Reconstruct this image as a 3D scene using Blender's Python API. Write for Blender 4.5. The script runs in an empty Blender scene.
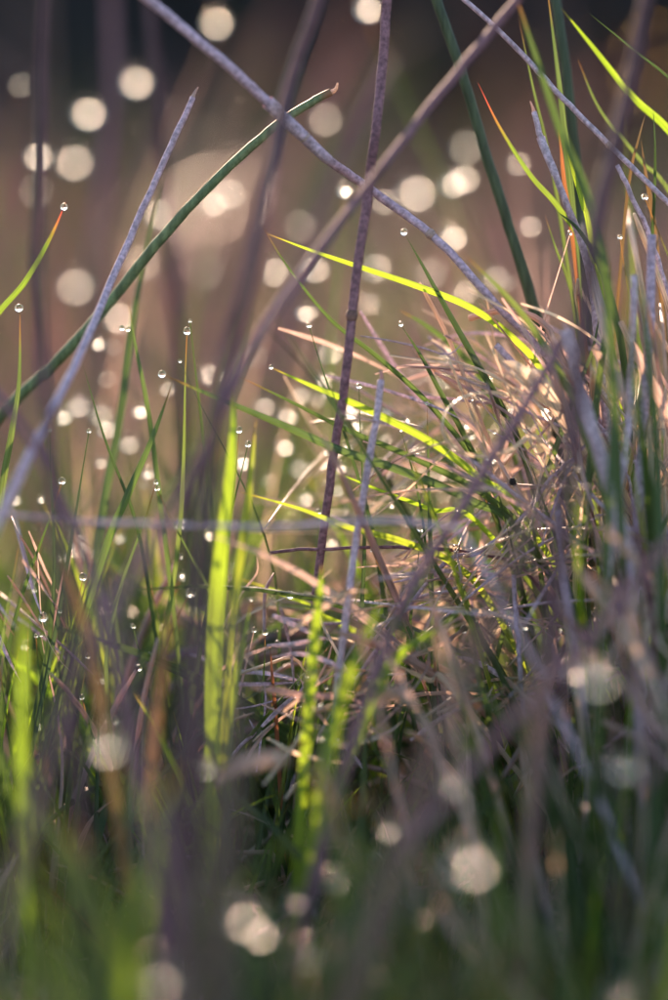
import bpy, math, random
import numpy as np
from mathutils import Vector, Matrix

random.seed(11)
rng = np.random.default_rng(11)
SC = bpy.context.scene
COL = SC.collection
R = math.radians

# ------------------------------------------------------------------ camera
F = 0.60                       # focus distance, metres (a close-up of grass)
PXS = 0.14 / 668.0             # metres per photograph pixel in the focus plane
PITCH = R(8.0)
CZ = 0.185
APERTURE = 0.0265
cam = bpy.data.cameras.new('camera')
camo = bpy.data.objects.new('camera', cam)
COL.objects.link(camo)
camo.location = (0, 0, CZ)
camo.rotation_euler = (math.pi / 2 - PITCH, 0, 0)
cam.sensor_fit = 'HORIZONTAL'
cam.sensor_width = 24.0
cam.lens = 24.0 * F / 0.14
cam.clip_start = 0.01
cam.clip_end = 1000
cam.dof.use_dof = True
cam.dof.focus_distance = F
cam.dof.aperture_fstop = (cam.lens / 1000.0) / APERTURE
cam.dof.aperture_blades = 0
SC.camera = camo

# ------------------------------------------------------------------ light
SUN_EL, SUN_AZ = R(11.0), R(-8.0)     # low morning sun ahead and a little to the left
world = bpy.data.worlds.new('World')
SC.world = world
world.use_nodes = True
wn = world.node_tree
bg = wn.nodes['Background']
sky = wn.nodes.new('ShaderNodeTexSky')
sky.sky_type = 'NISHITA'
sky.sun_disc = False
sky.sun_elevation = SUN_EL
sky.sun_rotation = SUN_AZ
wn.links.new(sky.outputs[0], bg.inputs[0])
bg.inputs[1].default_value = 0.15
sl = bpy.data.lights.new('sun', 'SUN')
sl.energy = 5.0
sl.angle = R(0.6)
sl.color = (1.0, 0.67, 0.48)
suno = bpy.data.objects.new('sun', sl)
COL.objects.link(suno)
sunv = Vector((math.sin(SUN_AZ) * math.cos(SUN_EL), math.cos(SUN_AZ) * math.cos(SUN_EL), math.sin(SUN_EL)))
suno.rotation_euler = (-sunv).to_track_quat('-Z', 'Y').to_euler()
suno.location = (0, 0, 5)

vs = SC.view_settings
vs.view_transform = 'Standard'
vs.look = 'None'
vs.gamma = 1
vs.use_curve_mapping = False
vs.exposure = 1.75
cy = SC.cycles
cy.use_denoising = True
cy.denoiser = 'OPENIMAGEDENOISE'
cy.denoising_input_passes = 'RGB_ALBEDO_NORMAL'
cy.use_adaptive_sampling = False
cy.max_bounces = 8
cy.diffuse_bounces = 4
cy.glossy_bounces = 3
cy.transmission_bounces = 6
cy.sample_clamp_direct = 0
cy.sample_clamp_indirect = 40
cy.caustics_reflective = False
cy.caustics_refractive = False

# ------------------------------------------------------------------ coordinates
FW = Vector((0, math.cos(PITCH), -math.sin(PITCH)))
UP = Vector((0, math.sin(PITCH), math.cos(PITCH)))
RT = Vector((1, 0, 0))
CAM = Vector((0, 0, CZ))


def P(px, py, D):
    """a point seen at photograph position px, py when it lies D metres ahead"""
    k = PXS * D / F
    return CAM + FW * D + RT * ((px - 334) * k) - UP * ((py - 500) * k)


def ground_z(x, y):
    return 0.006 * math.sin(x * 9 + 1) * math.cos(y * 7) if abs(y) < 6 else 0.0


# ------------------------------------------------------------------ materials
def new_mat(name):
    m = bpy.data.materials.new(name)
    m.use_nodes = True
    nt = m.node_tree
    nt.nodes.clear()
    return m, nt, nt.nodes, nt.links


BLSTR = (1, 1, 0.08)


def plant_mat(name, ramp, tip=None, tip_from=0.8, transl=0.4, tmul=(1.6, 1.7, 0.9), rough=0.4,
              speck=None, speck_scale=900, spec=0.5, stretch=(1, 1, 1), streak=0.45):
    """ramp: list of (pos, rgb) picked by the individual; tip colour; fine streaks/specks"""
    m, nt, N, L = new_mat(name)
    out = N.new('ShaderNodeOutputMaterial')
    oi = N.new('ShaderNodeObjectInfo')
    at = N.new('ShaderNodeAttribute'); at.attribute_name = 'rnd'
    add = N.new('ShaderNodeMath'); add.operation = 'ADD'
    L.new(oi.outputs['Random'], add.inputs[0]); L.new(at.outputs['Fac'], add.inputs[1])
    fr = N.new('ShaderNodeMath'); fr.operation = 'FRACT'
    L.new(add.outputs[0], fr.inputs[0])
    cr = N.new('ShaderNodeValToRGB')
    el = cr.color_ramp.elements
    while len(el) < len(ramp):
        el.new(0.5)
    for e, (p, c) in zip(el, ramp):
        e.position = p; e.color = (*c, 1)
    L.new(fr.outputs[0], cr.inputs[0])
    col = cr.outputs[0]
    tc = N.new('ShaderNodeTexCoord')
    mp = N.new('ShaderNodeMapping'); mp.inputs['Scale'].default_value = stretch
    L.new(tc.outputs['Object'], mp.inputs[0])
    nz = N.new('ShaderNodeTexNoise'); nz.inputs['Scale'].default_value = speck_scale
    nz.inputs['Detail'].default_value = 3
    if stretch == BLSTR:                            # veins run along the leaf
        sa = N.new('ShaderNodeAttribute'); sa.attribute_name = 's'
        ta0 = N.new('ShaderNodeAttribute'); ta0.attribute_name = 't'
        cx = N.new('ShaderNodeCombineXYZ')
        for src, k, slot in ((sa.outputs['Fac'], 4.5, 0), (ta0.outputs['Fac'], 7.0, 1), (fr.outputs[0], 61.0, 2)):
            mm = N.new('ShaderNodeMath'); mm.operation = 'MULTIPLY'; mm.inputs[1].default_value = k
            L.new(src, mm.inputs[0]); L.new(mm.outputs[0], cx.inputs[slot])
        nz.inputs['Scale'].default_value = 1.0
        L.new(cx.outputs[0], nz.inputs['Vector'])
    else:
        L.new(mp.outputs[0], nz.inputs['Vector'])
    mr = N.new('ShaderNodeMapRange')
    mr.inputs['From Min'].default_value = 0.3; mr.inputs['From Max'].default_value = 0.7
    mr.inputs['To Min'].default_value = 1 - streak; mr.inputs['To Max'].default_value = 1 + streak
    L.new(nz.outputs['Fac'], mr.inputs['Value'])
    mul = N.new('ShaderNodeMix'); mul.data_type = 'RGBA'; mul.blend_type = 'MULTIPLY'
    mul.inputs[0].default_value = 1
    L.new(col, mul.inputs[6]); L.new(mr.outputs[0], mul.inputs[7])
    col = mul.outputs[2]
    if speck is not None:
        nz2 = N.new('ShaderNodeTexNoise'); nz2.inputs['Scale'].default_value = speck_scale * 1.8
        L.new(tc.outputs['Object'], nz2.inputs['Vector'])
        r2 = N.new('ShaderNodeMapRange')
        r2.inputs['From Min'].default_value = 0.5; r2.inputs['From Max'].default_value = 0.8
        L.new(nz2.outputs['Fac'], r2.inputs['Value'])
        mx = N.new('ShaderNodeMix'); mx.data_type = 'RGBA'
        L.new(r2.outputs[0], mx.inputs[0]); L.new(col, mx.inputs[6]); mx.inputs[7].default_value = (*speck, 1)
        col = mx.outputs[2]
    if speck is not None:                           # weather stains in uneven stretches
        nz3 = N.new('ShaderNodeTexNoise'); nz3.inputs['Scale'].default_value = 70; nz3.inputs['Detail'].default_value = 4
        L.new(tc.outputs['Object'], nz3.inputs['Vector'])
        r3 = N.new('ShaderNodeMapRange')
        r3.inputs['From Min'].default_value = .5; r3.inputs['From Max'].default_value = .72; r3.inputs['To Max'].default_value = .75
        L.new(nz3.outputs['Fac'], r3.inputs['Value'])
        mx = N.new('ShaderNodeMix'); mx.data_type = 'RGBA'; mx.blend_type = 'MULTIPLY'
        L.new(r3.outputs[0], mx.inputs[0]); L.new(col, mx.inputs[6]); mx.inputs[7].default_value = (.62, .50, .45, 1)
        col = mx.outputs[2]
    if tip is not None:
        ta = N.new('ShaderNodeAttribute'); ta.attribute_name = 't'
        tr = N.new('ShaderNodeMapRange')
        tr.inputs['From Min'].default_value = tip_from; tr.inputs['From Max'].default_value = 1.0
        L.new(ta.outputs['Fac'], tr.inputs['Value'])
        tcr = N.new('ShaderNodeValToRGB')
        te = tcr.color_ramp.elements
        te[0].position = 0.0; te[0].color = (0, 0, 0, 1)
        te[1].position = 0.7; te[1].color = (1, 1, 1, 1)
        L.new(tr.outputs[0], tcr.inputs[0])
        mx = N.new('ShaderNodeMix'); mx.data_type = 'RGBA'
        L.new(tcr.outputs[0], mx.inputs[0]); L.new(col, mx.inputs[6]); mx.inputs[7].default_value = (*tip, 1)
        col = mx.outputs[2]
    pb = N.new('ShaderNodeBsdfPrincipled')
    L.new(col, pb.inputs['Base Color'])
    pb.inputs['Roughness'].default_value = rough
    pb.inputs['Specular IOR Level'].default_value = spec
    bp = N.new('ShaderNodeBump'); bp.inputs['Strength'].default_value = 0.35
    bp.inputs['Distance'].default_value = 0.0002
    L.new(nz.outputs['Fac'], bp.inputs['Height'])
    L.new(bp.outputs[0], pb.inputs['Normal'])
    if transl > 0:
        tb = N.new('ShaderNodeBsdfTranslucent')
        tm = N.new('ShaderNodeMix'); tm.data_type = 'RGBA'; tm.blend_type = 'MULTIPLY'
        tm.inputs[0].default_value = 1
        L.new(col, tm.inputs[6]); tm.inputs[7].default_value = (*tmul, 1)
        L.new(tm.outputs[2], tb.inputs[0])
        ms = N.new('ShaderNodeMixShader'); ms.inputs[0].default_value = transl
        L.new(pb.outputs[0], ms.inputs[1]); L.new(tb.outputs[0], ms.inputs[2])
        L.new(ms.outputs[0], out.inputs[0])
    else:
        L.new(pb.outputs[0], out.inputs[0])
    return m


M = {}
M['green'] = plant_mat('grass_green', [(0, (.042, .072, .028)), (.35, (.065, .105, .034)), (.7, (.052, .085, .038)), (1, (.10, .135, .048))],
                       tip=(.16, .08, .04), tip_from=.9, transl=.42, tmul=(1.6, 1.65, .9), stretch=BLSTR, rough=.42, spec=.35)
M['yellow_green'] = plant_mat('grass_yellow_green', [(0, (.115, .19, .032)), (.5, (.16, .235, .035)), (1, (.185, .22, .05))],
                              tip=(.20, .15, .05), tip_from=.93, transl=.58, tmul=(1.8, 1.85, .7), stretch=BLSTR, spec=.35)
M['dark_green'] = plant_mat('grass_dark_green', [(0, (.03, .052, .025)), (1, (.045, .072, .03))], transl=.35, stretch=BLSTR, spec=.35)
M['red_tip'] = plant_mat('grass_red_tip', [(0, (.11, .18, .03)), (1, (.15, .20, .04))], tip=(.28, .05, .05), tip_from=.8,
                         transl=.45, tmul=(1.5, 1.6, .9), stretch=BLSTR, spec=.35)
M['orange'] = plant_mat('grass_orange', [(0, (.22, .10, .045)), (1, (.20, .08, .05))], transl=.4, tmul=(1.4, 1.3, .9), stretch=BLSTR, spec=.3)
M['russet'] = plant_mat('grass_russet', [(0, (.13, .09, .045)), (1, (.15, .08, .05))], transl=.3, tmul=(1.3, 1.3, .9), stretch=BLSTR, spec=.3)
M['straw'] = plant_mat('dry_straw', [(0, (.41, .30, .31)), (.3, (.52, .40, .38)), (.6, (.33, .235, .26)), (.85, (.58, .47, .40)), (1, (.45, .32, .30))],
                       transl=.42, tmul=(1.4, 1.25, 1.0), stretch=BLSTR, rough=.55, spec=.3)
M['lavender'] = plant_mat('dry_stem_lavender', [(0, (.46, .35, .47)), (.5, (.52, .40, .48)), (1, (.54, .42, .54))], transl=.12, tmul=(1.3, 1.1, 1),
                          speck=(.32, .23, .28), speck_scale=1100, rough=.6, spec=.2)
M['purple'] = plant_mat('stem_purple', [(0, (.185, .092, .122)), (1, (.23, .118, .145))], transl=.06, tmul=(1.4, 1, 1),
                        speck=(.12, .06, .08), speck_scale=1000, rough=.65, spec=.15)
M['dark_purple'] = plant_mat('stem_dark_purple', [(0, (.095, .048, .062)), (1, (.12, .062, .076))], transl=.04,
                             speck=(.055, .028, .038), speck_scale=900, rough=.65, spec=.15)
M['brown'] = plant_mat('stem_brown', [(0, (.14, .075, .07)), (1, (.17, .095, .085))], transl=.05, rough=.7, spec=.12)
M['rush'] = plant_mat('rush_green', [(0, (.13, .17, .09)), (1, (.15, .19, .10))], tip=(.22, .12, .07), tip_from=.955, transl=.05,
                      speck=(.09, .125, .065), speck_scale=700, rough=.6, spec=.15, stretch=(1, 1, .1))
M['rush_dark'] = plant_mat('rush_dark_green', [(0, (.04, .055, .032)), (1, (.048, .065, .035))], transl=.04, rough=.5, spec=.25, stretch=(1, 1, .1))
M['pale'] = plant_mat('dry_leaf_pale', [(0, (.58, .48, .40)), (1, (.64, .54, .44))], transl=.4, tmul=(1.25, 1.15, 1), rough=.45, stretch=BLSTR)
M['meadow_dry'] = plant_mat('meadow_dry_grass', [(0, (.25, .15, .15)), (.4, (.16, .098, .115)), (.75, (.33, .205, .17)), (1, (.14, .088, .11))],
                            transl=.25, tmul=(1.3, 1.1, 1.0), spec=.2)
M['bracken'] = plant_mat('dead_bracken', [(0, (.20, .09, .045)), (1, (.15, .07, .04))], transl=.2, tmul=(1.4, 1.2, .8), spec=.1)
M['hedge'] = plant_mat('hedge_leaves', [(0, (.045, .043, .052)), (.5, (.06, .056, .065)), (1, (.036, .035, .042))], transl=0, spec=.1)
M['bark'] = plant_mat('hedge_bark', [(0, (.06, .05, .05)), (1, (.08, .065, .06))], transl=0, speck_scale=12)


def water_mat(name, rough):
    m, nt, N, L = new_mat(name)
    out = N.new('ShaderNodeOutputMaterial')
    g = N.new('ShaderNodeBsdfGlass')
    g.inputs['IOR'].default_value = 1.333
    g.inputs['Roughness'].default_value = rough
    L.new(g.outputs[0], out.inputs[0])
    return m


M['dew'] = water_mat('dew_water', 0.14)


def soil_mat():
    m, nt, N, L = new_mat('meadow_soil')
    out = N.new('ShaderNodeOutputMaterial')
    tc = N.new('ShaderNodeTexCoord')
    n1 = N.new('ShaderNodeTexNoise'); n1.inputs['Scale'].default_value = 1.3; n1.inputs['Detail'].default_value = 5
    n2 = N.new('ShaderNodeTexNoise'); n2.inputs['Scale'].default_value = 60; n2.inputs['Detail'].default_value = 6
    L.new(tc.outputs['Object'], n1.inputs['Vector']); L.new(tc.outputs['Object'], n2.inputs['Vector'])
    cr = N.new('ShaderNodeValToRGB')
    e = cr.color_ramp.elements
    e[0].position = .35; e[0].color = (.09, .085, .055, 1)
    e[1].position = .65; e[1].color = (.19, .125, .11, 1)
    L.new(n1.outputs['Fac'], cr.inputs[0])
    mx = N.new('ShaderNodeMix'); mx.data_type = 'RGBA'; mx.blend_type = 'MULTIPLY'; mx.inputs[0].default_value = .8
    L.new(cr.outputs[0], mx.inputs[6]); L.new(n2.outputs['Color'], mx.inputs[7])
    pb = N.new('ShaderNodeBsdfPrincipled'); pb.inputs['Roughness'].default_value = .9
    L.new(mx.outputs[2], pb.inputs['Base Color'])
    bp = N.new('ShaderNodeBump'); bp.inputs['Distance'].default_value = .01
    L.new(n2.outputs['Fac'], bp.inputs['Height']); L.new(bp.outputs[0], pb.inputs['Normal'])
    L.new(pb.outputs[0], out.inputs[0])
    return m


M['soil'] = soil_mat()


# ------------------------------------------------------------------ mesh helpers
def make_mesh(name, v, f, mat, t=None, rnd=None, smooth=True):
    me = bpy.data.meshes.new(name)
    if t is not None and rnd is None:              # place across the leaf or round the stem, for veins and streaks
        per = max(1, sum(1 for q in t if q == t[0]))
        sv = [(i % per) / max(1, per - 1) * 2 - 1 for i in range(len(v))]
    else:
        sv = None
    me.from_pydata([tuple(p) for p in v], [], f)
    if t is not None:
        a = me.attributes.new('t', 'FLOAT', 'POINT'); a.data.foreach_set('value', np.asarray(t, np.float32))
    if sv is not None:
        a = me.attributes.new('s', 'FLOAT', 'POINT'); a.data.foreach_set('value', np.asarray(sv, np.float32))
    if rnd is not None:
        a = me.attributes.new('rnd', 'FLOAT', 'POINT'); a.data.foreach_set('value', np.asarray(rnd, np.float32))
    if smooth:
        me.polygons.foreach_set('use_smooth', [True] * len(me.polygons))
    me.materials.append(mat)
    return me


def link(name, me, loc=(0, 0, 0), parent=None):
    o = bpy.data.objects.new(name, me)
    COL.objects.link(o)
    o.location = loc
    if parent is not None:
        o.parent = parent
    return o


def tag(o, label, cat, group=None, kind=None):
    if label: o['label'] = label
    if cat: o['category'] = cat
    if group: o['group'] = group
    if kind: o['kind'] = kind
    return o


def thing(name, label, cat, loc, group=None):
    o = bpy.data.objects.new(name, None)
    o.empty_display_size = 0.01
    COL.objects.link(o)
    o.location = loc
    return tag(o, label, cat, group)


def spline(pts, n):
    """Catmull-Rom through Vectors (or plain tuples) -> n samples"""
    p = np.array([list(q) for q in pts], float)
    p = np.vstack([2 * p[0] - p[1], p, 2 * p[-1] - p[-2]])
    m = len(p) - 3
    out = []
    for u in np.linspace(0, m - 1e-9, n):
        i = int(u); s = u - i
        a, b, c, d = p[i], p[i + 1], p[i + 2], p[i + 3]
        out.append(.5 * ((2 * b) + (-a + c) * s + (2 * a - 5 * b + 4 * c - d) * s * s + (-a + 3 * b - 3 * c + d) * s ** 3))
    return np.array(out)


def frames(c, ref):
    T = np.gradient(c, axis=0)
    T /= np.linalg.norm(T, axis=1)[:, None] + 1e-12
    S = np.cross(T, ref)
    S /= np.linalg.norm(S, axis=1)[:, None] + 1e-12
    B = np.cross(S, T)
    return T, S, B


def tube_geo(c, rad, ref, sides=8, cap=True):
    T, S, B = frames(c, ref)
    v, f, t = [], [], []
    n = len(c)
    for i in range(n):
        for k in range(sides):
            a = 2 * math.pi * k / sides
            v.append(c[i] + (S[i] * math.cos(a) + B[i] * math.sin(a)) * rad[i]); t.append(i / (n - 1))
    for i in range(n - 1):
        for k in range(sides):
            k2 = (k + 1) % sides
            f.append((i * sides + k, i * sides + k2, (i + 1) * sides + k2, (i + 1) * sides + k))
    if cap:
        f.append(tuple(range(sides - 1, -1, -1)))
        f.append(tuple((n - 1) * sides + k for k in range(sides)))
    return v, f, t


def ribbon_geo(c, hw, ref, roll=0.0, fold=0.35, twist=0.0):
    """folded leaf: two halves meeting in a keel"""
    T, S, B = frames(c, ref)
    n = len(c)
    v, f, t = [], [], []
    for i in range(n):
        a = roll + twist * i / (n - 1)
        w = S[i] * math.cos(a) + B[i] * math.sin(a)
        q = -S[i] * math.sin(a) + B[i] * math.cos(a)
        h = hw[i]
        v += [c[i] - w * h + q * h * fold, c[i] - q * h * fold * .6, c[i] + w * h + q * h * fold]
        t += [i / (n - 1)] * 3
    for i in range(n - 1):
        a = 3 * i
        f += [(a, a + 1, a + 4, a + 3), (a + 1, a + 2, a + 5, a + 4)]
    return v, f, t


VIEW = np.array([0, 1.0, -0.1])
REFS = []            # named stalks that help to say which dew drop is meant


def to3d(pts):
    out = []
    for p in pts:
        out.append(P(p[0], p[1], F + p[2]))
    return out


def drop_to_ground(pts3, lean=0.15):
    """carry the low end of a stem on to the ground"""
    a, b = Vector(pts3[-2]), Vector(pts3[-1])
    g = ground_z(b.x, b.y) - 0.004
    if b.z <= g + 0.003:
        return pts3
    d = (b - a).normalized()
    h = b.z - g
    k = Vector((d.x, d.y * .5, 0)) * h * .5
    mid = b + Vector((0, 0, -h * .5)) + k * .8
    end = Vector((b.x + k.x * 1.2, b.y + k.y * 1.2, g))
    return pts3 + [mid, end]


def stalk(name, label, cat, pts, w, mat, group=None, ground=True, taper=(0.9, 1.1), nodes=(), sheath=None, tipcap=None, sides=9,
          ref=None):
    """a round stem: pts from its top to its foot, (px, py, metres off the focus plane)"""
    p3 = to3d(pts)
    if ground: p3 = drop_to_ground(p3)
    p3 = p3[::-1]                                   # foot first, so t = 1 at the tip
    n = max(24, 7 * len(p3))
    c = spline(p3, n)
    wob = np.cumsum(rng.normal(0, 1, (n, 3)), axis=0)
    wob -= np.linspace(0, 1, n)[:, None] * wob[-1]
    c = c + wob * PXS * .34
    rad = np.linspace(taper[1], taper[0], n) * w * PXS / 2 * (1 + .09 * rng.normal(0, 1, n).cumsum() / math.sqrt(n))
    base = c[0].copy()
    v, f, t = tube_geo(c - base, rad, VIEW, sides)
    root = thing(name, label, cat, base, group)
    stem = link('stem', make_mesh('stem', v, f, M[mat], t), parent=root)
    for u in nodes:                                 # swollen joints of the culm
        i = int(u * (n - 1)); i = min(max(i, 2), n - 3)
        j0, j1 = i - 1, i + 1
        cc = spline([c[i] + (c[j0] - c[i]) * .35, c[i], c[i] + (c[j1] - c[i]) * .35], 7) - base
        rr = rad[i] * np.array([1.03, 1.12, 1.25, 1.32, 1.25, 1.12, 1.03])
        v, f, t = tube_geo(cc, rr, VIEW, sides)
        link('node', make_mesh('node', v, f, M['brown' if mat in ('purple', 'dark_purple', 'brown') else 'straw'], t), parent=stem)
    if sheath:
        u0, u1 = sheath
        i0, i1 = int(u0 * (n - 1)), int(u1 * (n - 1))
        cc = spline(c[i0:i1 + 1], 12) - base
        rr = np.interp(np.linspace(0, 1, 12), np.linspace(0, 1, i1 - i0 + 1), rad[i0:i1 + 1]) * np.linspace(1.12, 1.45, 12)
        v, f, t = tube_geo(cc, rr, VIEW, sides, cap=False)
        link('sheath', make_mesh('sheath', v, f, M['lavender' if mat != 'purple' else 'purple'], t), parent=stem)
    if tipcap:                                      # a frayed or withered end
        d = Vector(c[-1] - c[-3]).normalized()
        side = Vector((tipcap[0], 0, tipcap[1]))
        e = Vector(c[-1] - base)
        cc = spline([e - d * .0006, e + d * .001, e + d * .0012 + side * .0016], 6)
        v, f, t = tube_geo(cc, np.linspace(1, .3, 6) * rad[-1] * .8, VIEW, 6)
        link('withered_tip', make_mesh('withered_tip', v, f, M['straw'], t), parent=stem)
    if ref:
        REFS.append((ref, [(q[0], q[1]) for q in pts]))
    return root


def blade(label, pts, w, mat, group=None, ground=True, roll=None, fold=.4, twist=.5, name='grass_shoot', cat='grass shoot', dull=False):
    p3 = to3d(pts)
    if ground: p3 = drop_to_ground(p3)
    p3 = p3[::-1]
    n = max(20, 6 * len(p3))
    c = spline(p3, n)
    u = np.linspace(0, 1, n)
    w *= .85
    hw = w * PXS / 2 * np.clip(np.minimum(.55 + 1.2 * u, 1) * (1 - np.clip((u - .45) / .55, 0, 1) ** (4 if dull else 2.5)), .05, 1)
    base = c[0].copy()
    v, f, t = ribbon_geo(c - base, hw, VIEW, random.uniform(-.5, .5) if roll is None else roll, fold, twist)
    root = thing(name, label, cat, base, group)
    link('blade', make_mesh('blade', v, f, M[mat], t), parent=root)
    cc = spline(c[:5], 8) - base                    # the sheath that wraps the foot of the leaf
    v, f, t = tube_geo(cc, np.linspace(1.0, .75, 8) * hw[0] * 1.3, VIEW, 6)
    link('sheath', make_mesh('sheath', v, f, M['straw'], t), parent=root)
    return root


# shared blade shapes: foot at the origin, one unit tall, bending to +x
def proto_blades():
    out = {}
    for key, cnt, bend in (('up', 6, (.05, .35)), ('arc', 6, (.45, 1.0)), ('flop', 5, (1.1, 1.7)), ('crook', 5, (.3, .9))):
        L = []
        for _ in range(cnt):
            b = random.uniform(*bend)
            n = 12
            pts = [np.zeros(3)]
            th = 0.0
            kink = random.randint(4, 8)
            yaw = 0
            for i in range(n):
                th += b / n * (1 + i / n)
                if key == 'crook' and i == kink: th += random.uniform(.5, 1.1)
                yaw += random.gauss(0, .06)
                pts.append(pts[-1] + np.array([math.sin(th), math.sin(yaw) * .3, math.cos(th)]) / n)
            c = np.array(pts)
            u = np.linspace(0, 1, len(c))
            L.append((c, u))
        out[key] = L
    return out


PROTO = proto_blades()
PMESH = {}


def proto_mesh(kind, idx, mat, round_=False):
    k = (kind, idx, mat, round_)
    if k not in PMESH:
        c, u = PROTO[kind][idx]
        if round_:
            v, f, t = tube_geo(c, np.interp(u, [0, .2, .9, 1], [.8, 1, .8, .35]) * .0095, np.array([0, 1.0, 0]), 5)
        else:
            hw = .5 * .03 * np.clip(np.minimum(.5 + 1.5 * u, 1) * (1 - np.clip((u - .35) / .65, 0, 1) ** 1.6), .04, 1)
            v, f, t = ribbon_geo(c, hw, np.array([1.0, 0, 0.001]), random.uniform(-.6, .6), .45, random.uniform(-1.2, 1.2))
        PMESH[k] = make_mesh('blade', v, f, M[mat], t)
    return PMESH[k]


def pick(w):
    ks = list(w)
    return random.choices(ks, [w[k] for k in ks])[0]


def tuft(label, px, D, n, h, spread, mix, shapes={'up': 5, 'arc': 3, 'crook': 1}, name='grass_tuft', cat='grass tuft', lean=(0, 0), tilt=.35,
         width=1.0, group=None, elong=1.0, part='blade'):
    """a plant: Empty at its foot, every leaf a part of its own"""
    x = (px - 334) * PXS * D / F
    y = D / math.cos(PITCH) * 1.0
    root = thing(name, label, cat, (x, y, ground_z(x, y)), group)
    for _ in range(n):
        mat = pick(mix); kind = pick(shapes)
        rd = mat in ('straw', 'pale', 'meadow_dry') and random.random() < .55
        me = proto_mesh(kind, random.randrange(len(PROTO[kind])), mat, rd)
        o = link('straw' if mat in ('straw', 'pale') and part == 'blade' else part, me, parent=root)
        a = random.uniform(0, 2 * math.pi); r = spread * math.sqrt(random.random())
        o.location = (r * math.cos(a) * elong, r * math.sin(a), -.003)
        hh = random.uniform(*h)
        ws = width * random.uniform(.6, 1.25) * (.06 / .03 * .03) / .06
        wx = hh * (random.uniform(.7, 1.3))
        sy = (.05 + .06 * random.random()) * ws if not rd else hh * random.uniform(.4, .9)
        o.scale = (wx, sy, hh)
        out = math.atan2(math.sin(a), math.cos(a) * elong) + random.gauss(0, .7)
        tl = abs(random.gauss(0, tilt)) * (.4 + .6 * r / max(spread, 1e-6))
        m = Matrix.Rotation(out, 4, 'Z') @ Matrix.Rotation(tl, 4, 'Y') @ Matrix.Rotation(random.uniform(-.9, .9), 4, 'Z')
        m = Matrix.Rotation(lean[0] * random.uniform(.4, 1.4), 4, 'Y') @ Matrix.Rotation(lean[1] * random.uniform(.4, 1.4), 4, 'X') @ m
        o.rotation_euler = m.to_euler()
    return root


def field(name, label, cat, spots, h, w, mats, bendr=(.2, 1.3), seg=5, tilt=.4):
    """uncountable grass: one mesh of many blades at the given (x, y, scale) spots, one object for each material"""
    obs = []
    for mi, (mat, share) in enumerate(mats):
        pick_ = [s for s in spots if s[3] == mi]
        if not pick_: continue
        k = len(pick_)
        s = np.array([q[:3] for q in pick_])
        hh = rng.uniform(h[0], h[1], k) * s[:, 2]
        ww = rng.uniform(w[0], w[1], k) * np.sqrt(s[:, 2])
        az = rng.uniform(0, 2 * np.pi, k)
        bend = rng.uniform(bendr[0], bendr[1], k)
        th0 = np.abs(rng.normal(0, tilt, k))
        face = az + rng.normal(0, .8, k)
        dirx, diry = np.cos(az), np.sin(az)
        wx, wy = -np.sin(face), np.cos(face)
        z0 = np.array([ground_z(a, b) for a, b in s[:, :2]])
        px, py, pz = s[:, 0].copy(), s[:, 1].copy(), z0 - .004
        V = np.zeros((k, (seg + 1) * 2, 3)); 
        th = th0.copy()
        for i in range(seg + 1):
            u = i / seg
            half = ww * .5 * max(.06, min(1, .6 + u) * (1 - max(0, (u - .4) / .6) ** 1.6))
            V[:, 2 * i] = np.stack([px - wx * half, py - wy * half, pz], 1)
            V[:, 2 * i + 1] = np.stack([px + wx * half, py + wy * half, pz], 1)
            px = px + np.sin(th) * dirx * hh / seg
            py = py + np.sin(th) * diry * hh / seg
            pz = np.maximum(pz + np.cos(th) * hh / seg, z0 + .001)
            th = th + bend / seg * (.5 + u)
        nv = (seg + 1) * 2
        base = (np.arange(k) * nv)[:, None, None]
        q = np.array([[2 * i, 2 * i + 1, 2 * i + 3, 2 * i + 2] for i in range(seg)])[None]
        FA = (base + q).reshape(-1, 4)
        me = bpy.data.meshes.new(name)
        me.vertices.add(k * nv); me.vertices.foreach_set('co', V.reshape(-1).astype(np.float32))
        me.loops.add(FA.size); me.loops.foreach_set('vertex_index', FA.reshape(-1).astype(np.int32))
        me.polygons.add(len(FA)); me.polygons.foreach_set('loop_start', np.arange(0, FA.size, 4, dtype=np.int32))
        me.update(calc_edges=True)
        me.polygons.foreach_set('use_smooth', [True] * len(FA))
        a = me.attributes.new('rnd', 'FLOAT', 'POINT'); a.data.foreach_set('value', np.repeat(rng.random(k), nv).astype(np.float32))
        a = me.attributes.new('t', 'FLOAT', 'POINT'); a.data.foreach_set('value', np.tile(np.repeat(np.linspace(0, 1, seg + 1), 2), k).astype(np.float32))
        me.materials.append(M[mat])
        o = link(name, me)
        tag(o, label[mi], cat, kind='stuff')
        obs.append(o)
    return obs


# ================================================================== the setting
def build_ground():
    xs = np.concatenate([[-300, -80, -25, -8], np.linspace(-3, 3, 61), [8, 25, 80, 300]])
    ys = np.concatenate([[-60, -15, -4], np.linspace(-1, 6, 71), [9, 15, 40, 120, 400]])
    v, f = [], []
    for y in ys:
        for x in xs:
            v.append((x, y, ground_z(x, y)))
    nx = len(xs)
    for j in range(len(ys) - 1):
        for i in range(nx - 1):
            f.append((j * nx + i, j * nx + i + 1, (j + 1) * nx + i + 1, (j + 1) * nx + i))
    o = link('ground', make_mesh('ground', v, f, M['soil']))
    o['kind'] = 'structure'
    o['label'] = 'rough meadow ground under the grass'


build_ground()


def patchy(x, y):
    return .5 + .5 * math.sin(x * 5.1 + 1.3 * math.sin(y * 3)) * math.cos(y * 4.3 + x)


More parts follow.
